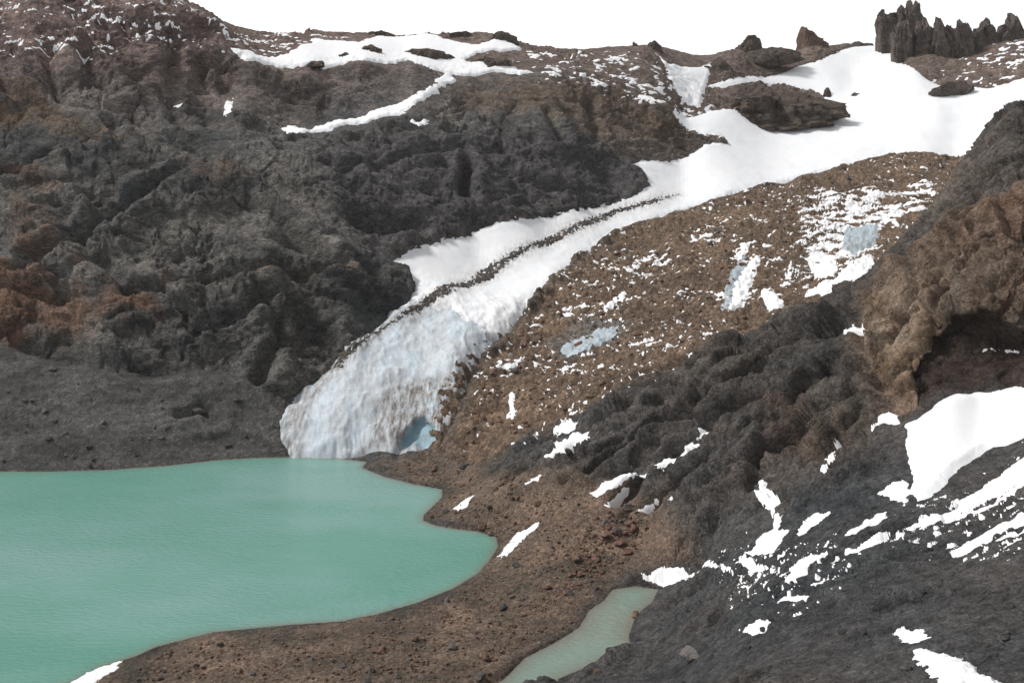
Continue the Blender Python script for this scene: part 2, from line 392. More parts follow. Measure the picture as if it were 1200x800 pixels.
# hollow under the crag, pushed back into the slope
back = smooth(s_rec, -1.0, 3.5) * 4.5
ridge_over = smooth(s_rec, -9, -1) * (s_rec < 0) * w_cra * 3.0
PL[:, 1] += (back - ridge_over).astype(np.float32)
PT = PL + NRM * high[:, None].astype(np.float32)
bed = smooth(sg, -1.0, 7.0) * 4.0
PT[:, 2] -= bed.astype(np.float32)
PL = PL.astype(np.float32)

PYL = (HY + F * (CAMZ - PL[:, 2]) / PL[:, 1]).reshape(NC, NR); PXL = (HX + F * PL[:, 0] / PL[:, 1]).reshape(NC, NR)
Xg = X.reshape(NC, NR); Yg = Y.reshape(NC, NR)
def land_at(px, py):
    i0 = int(np.argmin(np.abs(cols - px))); best = []
    for i in range(max(0, i0 - 4), min(NC, i0 + 5), 2):
        d = PYL[i] - py
        k = np.nonzero((d <= 0) & (DG[i] > 60))[0]
        if len(k): best.append((Xg[i, k[0]], Yg[i, k[0]]))
    return tuple(np.median(np.array(best), 0)) if best else ground_at(px, py)
def draped(pts):
    return np.array([land_at(*p) if len(p) == 2 else ((p[0] - HX) / F * p[2], p[2]) for p in pts])

# ------------------------------------------------------------------ rock colours (the rock itself, plus painted shade in the recess and haze far off)
def rgb(*c): return np.array(c, np.float32)
C = np.empty((len(X), 3), np.float32)
n1 = fbm(P0, 1/35., 3, .55, off=111)[:, None]; n2 = fbm(P0, 1/9., 3, .6, off=121)[:, None]
base_left = rgb(.108, .104, .099) + n1 * rgb(.026, .016, .008) + n2 * rgb(.022, .020, .018)
up = (smooth(Z0, 95, 150) * smooth(PXf, 700, 200))[:, None]
base_left = base_left * (1 - up) + up * (rgb(.19, .138, .124) + n2 * .025)
greenish = smooth(n1[:, 0], .05, .5)[:, None] * smooth(Z0, 95, 60)[:, None] * (1 - up)
base_left = base_left * (1 - .55 * greenish) + .55 * greenish * rgb(.104, .112, .103)
base_right = rgb(.080, .078, .078) + n1 * rgb(.022, .014, .009) + n2 * .018
stain = fbm(np.c_[X * .25, Y * .25, (Z0 + .36 * X) * 1.0], 1/16., 4, .6, off=311)[:, None]
base_left = base_left * (1 + .55 * np.clip(stain, -1, 1)) + np.clip(stain, 0, 1) * rgb(.016, .010, .004)
C[:] = base_left
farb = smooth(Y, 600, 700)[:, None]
C = C * (1 - farb * .7) + farb * .7 * (rgb(.20, .148, .12) + n2 * .03)  # far rock browner, and paler with distance as haze put into its colour
def lay(w, c):
    global C
    w = w[:, None].astype(np.float32)
    C = C * (1 - w) + w * c
hi_r = smooth(Z0, 14, 40)[:, None] * smooth(PXf, 640, 760)[:, None] * (1 - smooth(sdist(LOWER, X, Y), -8, 4))[:, None]
base_right = base_right * (1 - .7 * hi_r) + .7 * hi_r * (rgb(.098, .084, .072) + n1 * rgb(.04, .03, .02) + n2 * .02)
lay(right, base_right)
scb = fbm(np.c_[X * .12, Y * .12, Z0], 1/3.0, 4, .6, off=351)[:, None]
lay(w_scr, rgb(.080, .079, .075) + scb * .03 + n1 * .008 + n2 * .010)
lay(w_blu, rgb(.090, .086, .087) + n1 * .012 + n2 * .012)
lay(w_mor, rgb(.185, .134, .095) + n1 * rgb(.05, .034, .022) + n2 * rgb(.035, .025, .018))
n3 = fbm(P0, 1/16., 3, .6, off=151)[:, None]
lay(w_sho * (1 - w_mor), rgb(.128, .098, .075) + n3 * rgb(.07, .045, .032) + n2 * rgb(.025, .018, .013))
lay(w_cra, rgb(.140, .098, .072) + n1 * rgb(.05, .02, .01) + n2 * .03)
lay(smooth(sdist(TAN, X, Y), -4, 3) * .8, rgb(.20, .145, .10) + n2 * .05)
lay(smooth(s_rec, -1, 2), rgb(.06, .043, .036) + n2 * .012)  # shade of the hollow under the crag, painted into the rock colour
lay(smooth(sdist(GREYICE, X, Y), -4, 3) * .6, rgb(.16, .17, .165) + n2 * .05)
for poly, c, soft in OCHRES:
    s = sdist(poly, X, Y) + 5 * n2[:, 0]
    lay(smooth(s + 9 * beds - 1, -soft, soft) * .62, rgb(*c) * .9 + n2 * .02)
C = C * (1 + .02 * (1 - np.maximum(w_mor, w_sho)))[:, None]
C = np.clip(C, .012, .6)
# wet, darker margin of the water
wet = np.exp(-out_l / 1.2) * (sl <= 0) + np.exp(-out_p / .9) * (sp <= 0)
C *= (1 - .35 * np.clip(wet, 0, 1))[:, None]

# ------------------------------------------------------------------ materials
def new_mat(name):
    m = bpy.data.materials.new(name); m.use_nodes = True
    nt = m.node_tree; nt.nodes.clear()
    return m, nt
def nd(nt, typ, **kw):
    n = nt.nodes.new(typ)
    for k, v in kw.items():
        if k in n.inputs: n.inputs[k].default_value = v
        else: setattr(n, k, v)
    return n
def rock_material(name, use_attr=True, base=(.07, .06, .05), grain=1.0, stones=0.0, bump=1.0, rough=.92, streak=None, turn=0, cracks=.15):
    m, nt = new_mat(name); L = nt.links.new
    out = nd(nt, 'ShaderNodeOutputMaterial'); bs = nd(nt, 'ShaderNodeBsdfPrincipled')
    bs.inputs['Roughness'].default_value = rough; bs.inputs['Specular IOR Level'].default_value = .25
    L(bs.outputs[0], out.inputs[0])
    tc = nd(nt, 'ShaderNodeNewGeometry') if use_attr else nd(nt, 'ShaderNodeTexCoord')
    co = tc.outputs['Position'] if use_attr else tc.outputs['Object']
    if use_attr:
        at = nd(nt, 'ShaderNodeAttribute', attribute_name='rock'); c0 = at.outputs['Color']
    else:
        at = nd(nt, 'ShaderNodeRGB'); at.outputs[0].default_value = (*base, 1); c0 = at.outputs[0]
    if streak:
        mp = nd(nt, 'ShaderNodeMapping'); mp.inputs['Scale'].default_value = streak; mp.inputs['Rotation'].default_value = (0, math.radians(turn), 0); L(co, mp.inputs[0]); co = mp.outputs[0]
    def noise(scale, detail=5, r=.65):
        n = nd(nt, 'ShaderNodeTexNoise', Scale=scale, Detail=detail, Roughness=r); L(co, n.inputs['Vector']); return n
    nA = noise(.35 * grain, 5, .7); nB = noise(2.2 * grain, 4, .7)
    rA = nd(nt, 'ShaderNodeMapRange'); L(nA.outputs['Fac'], rA.inputs[0]); rA.inputs[1].default_value = .3; rA.inputs[2].default_value = .7; rA.inputs[3].default_value = .45; rA.inputs[4].default_value = 1.65
    rB = nd(nt, 'ShaderNodeMapRange'); L(nB.outputs['Fac'], rB.inputs[0]); rB.inputs[1].default_value = .3; rB.inputs[2].default_value = .7; rB.inputs[3].default_value = .42; rB.inputs[4].default_value = 1.65
    mu = nd(nt, 'ShaderNodeMath', operation='MULTIPLY'); L(rA.outputs[0], mu.inputs[0]); L(rB.outputs[0], mu.inputs[1])
    mx = nd(nt, 'ShaderNodeVectorMath', operation='SCALE'); L(c0, mx.inputs[0]); L(mu.outputs[0], mx.inputs['Scale'])
    col = mx.outputs[0]
    vo = nd(nt, 'ShaderNodeTexVoronoi', Scale=1.15 * grain); L(co, vo.inputs['Vector'])
    if stones > 0:
        ramp = nd(nt, 'ShaderNodeValToRGB'); e = ramp.color_ramp.elements
        e[0].position = 0; e[0].color = (.45, .42, .42, 1); e[1].position = 1; e[1].color = (1.9, 1.75, 1.65, 1)
        k = e.new(.55); k.color = (.9, .86, .84, 1)
        sep = nd(nt, 'ShaderNodeSeparateColor'); L(vo.outputs['Color'], sep.inputs[0]); L(sep.outputs[0], ramp.inputs[0])
        mm = nd(nt, 'ShaderNodeMix', data_type='RGBA', blend_type='MULTIPLY'); mm.inputs['Factor'].default_value = stones
        L(col, mm.inputs['A']); L(ramp.outputs[0], mm.inputs['B']); col = mm.outputs['Result']
    L(col, bs.inputs['Base Color'])
    nC = noise(1.1 * grain, 6, .74)
    dv = nd(nt, 'ShaderNodeVectorMath', operation='SCALE'); dv.inputs['Scale'].default_value = 2.4 / grain; L(nA.outputs['Color'], dv.inputs[0])
    av = nd(nt, 'ShaderNodeVectorMath', operation='ADD'); L(co, av.inputs[0]); L(dv.outputs[0], av.inputs[1])
    ve = nd(nt, 'ShaderNodeTexVoronoi', feature='DISTANCE_TO_EDGE', Scale=.4 * grain); L(av.outputs[0], ve.inputs['Vector'])
    mr = nd(nt, 'ShaderNodeMapRange'); L(ve.outputs['Distance'], mr.inputs[0]); mr.inputs[1].default_value = 0; mr.inputs[2].default_value = .09; mr.inputs[4].default_value = .5 * cracks / bump
    h1 = nd(nt, 'ShaderNodeMath', operation='MULTIPLY_ADD'); L(vo.outputs['Distance'], h1.inputs[0]); h1.inputs[1].default_value = -.10 - .25 * stones; L(nC.outputs['Fac'], h1.inputs[2])
    h2 = nd(nt, 'ShaderNodeMath', operation='ADD'); L(h1.outputs[0], h2.inputs[0]); L(mr.outputs[0], h2.inputs[1])
    b1 = nd(nt, 'ShaderNodeBump', Distance=1.9 * bump / grain, Strength=.9); L(h2.outputs[0], b1.inputs['Height'])
    L(b1.outputs[0], bs.inputs['Normal'])
    return m
def snow_material(name, base=(.84, .85, .87), dirt=.0, blue=.0, speck=.0):
    m, nt = new_mat(name); L = nt.links.new
    out = nd(nt, 'ShaderNodeOutputMaterial'); bs = nd(nt, 'ShaderNodeBsdfPrincipled', Roughness=.7)
    bs.inputs['Specular IOR Level'].default_value = .25
    L(bs.outputs[0], out.inputs[0])
    g = nd(nt, 'ShaderNodeNewGeometry'); co = g.outputs['Position']
    rot = nd(nt, 'ShaderNodeMapping'); rot.inputs['Scale'].default_value = (1, .22, .35); L(co, rot.inputs[0])
    n1 = nd(nt, 'ShaderNodeTexNoise', Scale=.16, Detail=6, Roughness=.65); L(rot.outputs[0], n1.inputs['Vector'])
    n2 = nd(nt, 'ShaderNodeTexNoise', Scale=1.3, Detail=5, Roughness=.75); L(co, n2.inputs['Vector'])
    def rng(src, a, b, c, d):
        r = nd(nt, 'ShaderNodeMapRange'); L(src, r.inputs[0])
        for i, v in enumerate((a, b, c, d)): r.inputs[i + 1].default_value = v
        return r.outputs[0]
    m1 = nd(nt, 'ShaderNodeMix', data_type='RGBA'); m1.inputs['A'].default_value = (*base, 1); m1.inputs['B'].default_value = (.52, .68, .78, 1)
    L(rng(n1.outputs['Fac'], .42, .68, 0, blue), m1.inputs['Factor'])
    m2 = nd(nt, 'ShaderNodeMix', data_type='RGBA'); m2.inputs['B'].default_value = (.30, .27, .25, 1); L(m1.outputs['Result'], m2.inputs['A'])
    L(rng(n2.outputs['Fac'], .50, .72, 0, dirt), m2.inputs['Factor'])
    at = nd(nt, 'ShaderNodeAttribute', attribute_name='grime')
    m3 = nd(nt, 'ShaderNodeMix', data_type='RGBA'); m3.inputs['B'].default_value = (.17, .14, .12, 1); L(m2.outputs['Result'], m3.inputs['A'])
    n3 = nd(nt, 'ShaderNodeTexNoise', Scale=.7, Detail=6, Roughness=.8); L(rot.outputs[0], n3.inputs['Vector'])
    md = nd(nt, 'ShaderNodeMath', operation='MULTIPLY'); L(at.outputs['Fac'], md.inputs[0]); L(rng(n3.outputs['Fac'], .38, .6, 0, 1), md.inputs[1])
    L(md.outputs[0], m3.inputs['Factor'])
    L(m3.outputs['Result'], bs.inputs['Base Color'])
    b = nd(nt, 'ShaderNodeBump', Distance=.25, Strength=.2 + speck); L(n2.outputs['Fac'], b.inputs['Height'])
    b1 = nd(nt, 'ShaderNodeBump', Distance=1.0, Strength=.15 + speck); L(n1.outputs['Fac'], b1.inputs['Height']); L(b.outputs[0], b1.inputs['Normal'])
    L(b1.outputs[0], bs.inputs['Normal'])
    return m
def water_material(name, base, alt, rough=.14):
    m, nt = new_mat(name); L = nt.links.new
    out = nd(nt, 'ShaderNodeOutputMaterial'); bs = nd(nt, 'ShaderNodeBsdfPrincipled', Roughness=rough); bs.inputs['IOR'].default_value = 1.33
    L(bs.outputs[0], out.inputs[0])
    g = nd(nt, 'ShaderNodeNewGeometry'); co = g.outputs['Position']
    mp = nd(nt, 'ShaderNodeMapping'); mp.inputs['Scale'].default_value = (.5, 1, 1); L(co, mp.inputs[0])
    n1 = nd(nt, 'ShaderNodeTexNoise', Scale=.022, Detail=4, Roughness=.55); L(mp.outputs[0], n1.inputs['Vector'])
    r = nd(nt, 'ShaderNodeMapRange'); L(n1.outputs['Fac'], r.inputs[0]); r.inputs[1].default_value = .38; r.inputs[2].default_value = .62
    mx = nd(nt, 'ShaderNodeMix', data_type='RGBA'); mx.inputs['A'].default_value = (*base, 1); mx.inputs['B'].default_value = (*alt, 1); L(r.outputs[0], mx.inputs['Factor'])
    at = nd(nt, 'ShaderNodeAttribute', attribute_name='silt')
    ms = nd(nt, 'ShaderNodeMix', data_type='RGBA'); ms.inputs['B'].default_value = (.17, .155, .125, 1); L(mx.outputs['Result'], ms.inputs['A']); L(at.outputs['Fac'], ms.inputs['Factor'])
    L(ms.outputs['Result'], bs.inputs['Base Color'])
    n2 = nd(nt, 'ShaderNodeTexNoise', Scale=1.1, Detail=4, Roughness=.6); L(mp.outputs[0], n2.inputs['Vector'])
    n4 = nd(nt, 'ShaderNodeTexNoise', Scale=.03, Detail=2, Roughness=.5); L(mp.outputs[0], n4.inputs['Vector'])
    mul = nd(nt, 'ShaderNodeMath', operation='MULTIPLY'); L(n2.outputs['Fac'], mul.inputs[0]); L(n4.outputs['Fac'], mul.inputs[1])
    b = nd(nt, 'ShaderNodeBump', Distance=.8, Strength=.8); L(mul.outputs[0], b.inputs['Height']); L(b.outputs[0], bs.inputs['Normal'])
    return m

M_ROCK = rock_material('mountain_rock', grain=.7, bump=.9, stones=.3, cracks=.6, streak=(.7, .8, 1.3), turn=-20)
M_RIGHT = rock_material('slope_rock', grain=1.2, bump=.9, stones=.35, cracks=.6)
M_CRAG = rock_material('crag_rock', grain=.9, bump=.5, stones=.2, cracks=.3)
M_STONY = rock_material('stony_debris', grain=.85, stones=.5, bump=1.0)
M_SHORE = rock_material('shore_rubble', grain=2.2, stones=.6, bump=.8)
M_SCREE = rock_material('scree_gravel', grain=1.5, stones=.4, bump=.7)
M_SNOW = snow_material('snow', dirt=.06)
M_FIRN = snow_material('glacier_snow', dirt=.08, blue=.10)
M_ICE = snow_material('glacier_ice', base=(.55, .59, .63), dirt=.6, blue=.55, speck=.3)
M_BLUE = snow_material('blue_ice', base=(.24, .42, .50), dirt=.45, blue=.35, speck=.3)
M_LAKE = water_material('lake_water', (.112, .288, .232), (.186, .340, .308))
M_POND = water_material('pond_water', (.185, .29, .245), (.23, .272, .225))

# ------------------------------------------------------------------ mesh helpers
def tag(o, label=None, cat=None, group=None, kind=None):
    if label: o['label'] = label
    if cat: o['category'] = cat
    if group: o['group'] = group
    if kind: o['kind'] = kind
    return o
def empty(name, loc):
    o = bpy.data.objects.new(name, None); o.location = loc; COL.objects.link(o); return o
def link_mesh(name, V, Fq, mat, parent=None, attrs=None):
    me = bpy.data.meshes.new(name)
    nv, nf = len(V), len(Fq); k = Fq.shape[1]
    me.vertices.add(nv); me.vertices.foreach_set('co', np.ascontiguousarray(V, np.float32).ravel())
    me.loops.add(nf * k); me.loops.foreach_set('vertex_index', np.ascontiguousarray(Fq, np.int32).ravel())
    me.polygons.add(nf); me.polygons.foreach_set('loop_start', np.arange(0, nf * k, k, dtype=np.int32))
    me.polygons.foreach_set('use_smooth', np.ones(nf, bool))
    if attrs:
        for an, av in attrs.items():
            if av.ndim == 2:
                a = me.color_attributes.new(an, 'FLOAT_COLOR', 'POINT')
                a.data.foreach_set('color', np.ascontiguousarray(np.c_[av, np.ones(nv)], np.float32).ravel())
            else:
                a = me.attributes.new(an, 'FLOAT', 'POINT'); a.data.foreach_set('value', np.ascontiguousarray(av, np.float32))
    me.update(calc_edges=True)
    me.materials.append(mat)
    o = bpy.data.objects.new(name, me); COL.objects.link(o)
    if parent is not None:
        o.parent = parent; o.matrix_parent_inverse = parent.matrix_basis.inverted()
    return o
idx = np.arange(NC * NR).reshape(NC, NR)
FACES = np.stack([idx[:-1, :-1], idx[1:, :-1], idx[1:, 1:], idx[:-1, 1:]], -1).reshape(-1, 4)
def sub(name, P, fmask, mat, parent=None, attrs=None):
    f = FACES[fmask]
    if len(f) == 0: return None
    u, inv = np.unique(f, return_inverse=True)
    return link_mesh(name, P[u], inv.reshape(-1, 4), mat, parent, {k: v[u] for k, v in attrs.items()} if attrs else None)
def fany(vm): return vm[FACES].any(1)

# ---- split the land
wob = fbm(P0, 1/8., 3, .6, off=131) * 3.0
region = np.zeros(len(X), np.int8)                       # 0 mountainside
region[Y > 640 + 6 * wob] = 7                            # ridge
region[(right > .5)] = 1                                 # hillside
region[(Y < 300) & (PXf < 640)] = 1
region[(s_scr + wob > 0)] = 2
region[(s_blu + wob > 0)] = 3
region[(s_cra + wob > 0)] = 6
region[(s_sho + wob > 0)] = 5
region[(s_mor + .6 * wob > 0) & (sl < 0)] = 4
region[(sl > 0)] = 8
fr = region[FACES[:, 0]]
for k, (nm, mt) in enumerate([('mountainside', M_ROCK), ('hillside', M_RIGHT), ('scree_slope', M_SCREE), ('cliff', M_ROCK), ('moraine', M_STONY),
                              ('shore', M_SHORE), ('crag', M_CRAG), ('ridge', M_ROCK), ('lake_bed', M_SCREE)]):
    o = sub(nm, PT, fr == k, mt, attrs={'rock': C})
    if o: tag(o, kind='structure')

# ---- water
def sheet(name, sd, z, mat, grow, reach):
    P = np.c_[X, Y, np.full(len(X), z)].astype(np.float32)
    o = sub(name, P, fany(sd > -grow) & (fany(sd > -grow * 2)), mat, attrs={'silt': np.exp(-np.maximum(sd, 0) / reach).astype(np.float32)})
    return tag(o, kind='structure')
sheet('lake', sl, 0.0, M_LAKE, 1.5, 1.1)
sheet('pond', sp, POND_Z, M_POND, .8, 2.2)

# ------------------------------------------------------------------ glacier
gw = fbm(P0, 1/5., 3, .6, off=141)
gz = fbm(P0, 1/22., 3, .5, off=151)
tongue = smooth(450 - Y, 0, 40)                                       # bare ice low down
sgn = sg + gw * (1.2 + .6 * (Y > 500))
bulge = np.where(sgn > 0, (1 - np.exp(-np.maximum(sgn, 0) / 5.0)) * (1.2 + 4.5 * tongue), sgn * .8) - .6
bulge += gz * (.5 + .8 * tongue) * smooth(sg, 0, 8)
crack = ridged(np.c_[X * .5 + Y * .3, Y * .35 - X * .2, Zs * .2], 1/7., 4, .6, off=161) - 1.0
bulge += tongue * (crack * .6 + gw * .3) * smooth(sg, -1, 5)
PG = (PL.copy()); PG[:, 2] = Zs + bulge + lowrel * .25
HOLLOW = outline([(466,532),(468,524),(478,517),(486,507),(500,504),(513,510),(515,521),(508,529),(496,533),(484,531)])
s_hol = sdist(HOLLOW, X, Y)
PG[:, 2] -= smooth(s_hol, -.8, 3.0) * 2.6 * (.7 + .5 * gw)
PG[:, 1] += smooth(s_hol, -.8, 2.5) * 4.0
DIRTY = outline([(430,530),(435,490),(470,462),(520,450),(550,440),(548,480),(517,530),(480,536)])
LEFTDIRT = outline([(325,505),(355,455),(400,418),(445,385),(460,390),(420,430),(370,480),(350,528),(335,528)])
bandA = outline([(795,229),(770,238),(720,252),(670,275),(630,292),(590,315),(550,342),(510,366),(470,386),(436,402),(428,400),(460,383),(500,360),(540,334),(580,310),(620,288),(660,270),(715,248),(765,234)])
bandB = outline([(436,404),(415,420),(398,440),(392,437),(408,416),(428,400)])
s_band = np.maximum(sdist(bandA, X, Y), sdist(bandB, X, Y))
EDGE = outline([(498,536),(512,500),(524,462),(548,430),(585,398),(606,382),(606,398),(570,430),(556,460),(548,490),(522,536)])
s_edge = sdist(EDGE, X, Y)
grime = np.clip(smooth(s_edge, -7, 2) * .5 + np.exp(-np.maximum(-s_band, 0) / 3.0) * .8 + smooth(sdist(DIRTY, X, Y) , -6, 8) * .3 + smooth(sdist(DIRTY, X, Y), -3, 4) * .9 + smooth(sdist(LEFTDIRT, X, Y), -2, 2) * .75 + np.exp(-np.maximum(sg, 0) / 2.0) * .35 * (Y < 560), 0, 1)
gface = fany(sgn > -1.2) & (fany(sg > -3))
glacier = empty('glacier', (float(GLACIER[0, 0]), float(GLACIER[0, 1]), 0))
tag(glacier, 'white glacier flowing down the valley to end at the turquoise lake', 'glacier')
hol_f = (s_hol + gw * 1.2 > .2)[FACES].all(1)
ice_v = (Y + 14 * gw + .25 * (PXf - 480)) < 420
ice_f = ice_v[FACES].all(1) & gface & ~hol_f
sub('snow_cover', PG, gface & ~ice_f & ~hol_f, M_FIRN, glacier, {'grime': grime})
tag(sub('ice_tongue', PG, ice_f, M_ICE, glacier, {'grime': grime}), 'bluish dirty ice of the glacier snout')
tag(sub('ice_hollow', PG, hol_f & gface, M_BLUE, glacier, {'grime': grime * .5}), 'blue hollow melted into the ice front')
dn = fbm(P0, 1/1.5, 3, .75, off=171)
dh = np.clip((np.minimum(s_band + .5 + 1.3 * fbm(P0, 1/22., 2, .5, off=341), 1.6) + dn * 2.4 - .7) * .4, -.7, .35)
PB = PG.copy(); PB[:, 2] += dh + np.where(dh > 0, np.abs(fine) * .25, 0)
sub('debris_band', PB, fany(dh > -.35) & gface, M_STONY, glacier, {'rock': np.clip(np.full_like(C, .10) + n2 * .03, .02, .3) * rgb(1, .90, .80)})

de = np.clip((np.minimum(s_edge, 2.0) + fbm(P0, 1/3.0, 4, .65, off=331) * 4.0 - .6) * .4, -.7, .45)
PE = PG.copy(); PE[:, 2] += de + np.where(de > 0, np.abs(fine) * .3, 0)
sub('debris_margin', PE, fany(de > -.35) & gface, M_STONY, glacier, {'rock': np.clip(rgb(.165, .122, .09) + n2 * .04, .02, .4)})
# ------------------------------------------------------------------ snow patches
def patch_mesh(name, poly, mat, thick=.5, ragged=1.0, grime_v=0.0, poke=.8, parent=None):
    lo = poly.min(0) - 6; hi = poly.max(0) + 6
    inb = (X > lo[0]) & (X < hi[0]) & (Y > lo[1]) & (Y < hi[1])
    fi = inb[FACES[:, 0]]
    fc = FACES[fi]
    vi, inv = np.unique(fc, return_inverse=True); fc = inv.reshape(-1, 4)
    s = sdist(poly, X[vi], Y[vi], 12)
    w = np.sqrt(max(1e-6, abs(np.sum(poly[:, 0] * np.roll(poly[:, 1], -1) - np.roll(poly[:, 0], -1) * poly[:, 1])) / 2))
    a = ragged * (min(.45, .06 * w + .08) if thick > .6 else min(.7, .06 * w + .24))
    far_ = max(1.0, Y[vi].mean() / 220.)
    a = a * far_
    sn = s + a * np.clip(fbm(P0[vi] * np.array([.7, 1, 1], np.float32), 1 / ((1.25 if thick < .62 else 4.0) * far_), 4, .64, off=181), -1.2, 1.2) - min(.35, .07 * w + .06) - .12
    soft = min(1.6, .09 * w + .25)
    if thick < .55: thick *= .6
    h = np.clip(sn / soft, -1.8, 1) * thick
    P = PL[vi] + NRM[vi] * (h + poke * high[vi] + .03)[:, None].astype(np.float32)
    f = fc[(sn > -soft * 1.7)[fc].any(1)]
    u, inv = np.unique(f, return_inverse=True)
    if len(u) == 0: return None
    return link_mesh(name, P[u].astype(np.float32), inv.reshape(-1, 4), mat, parent, {'grime': np.full(len(u), grime_v, np.float32)})

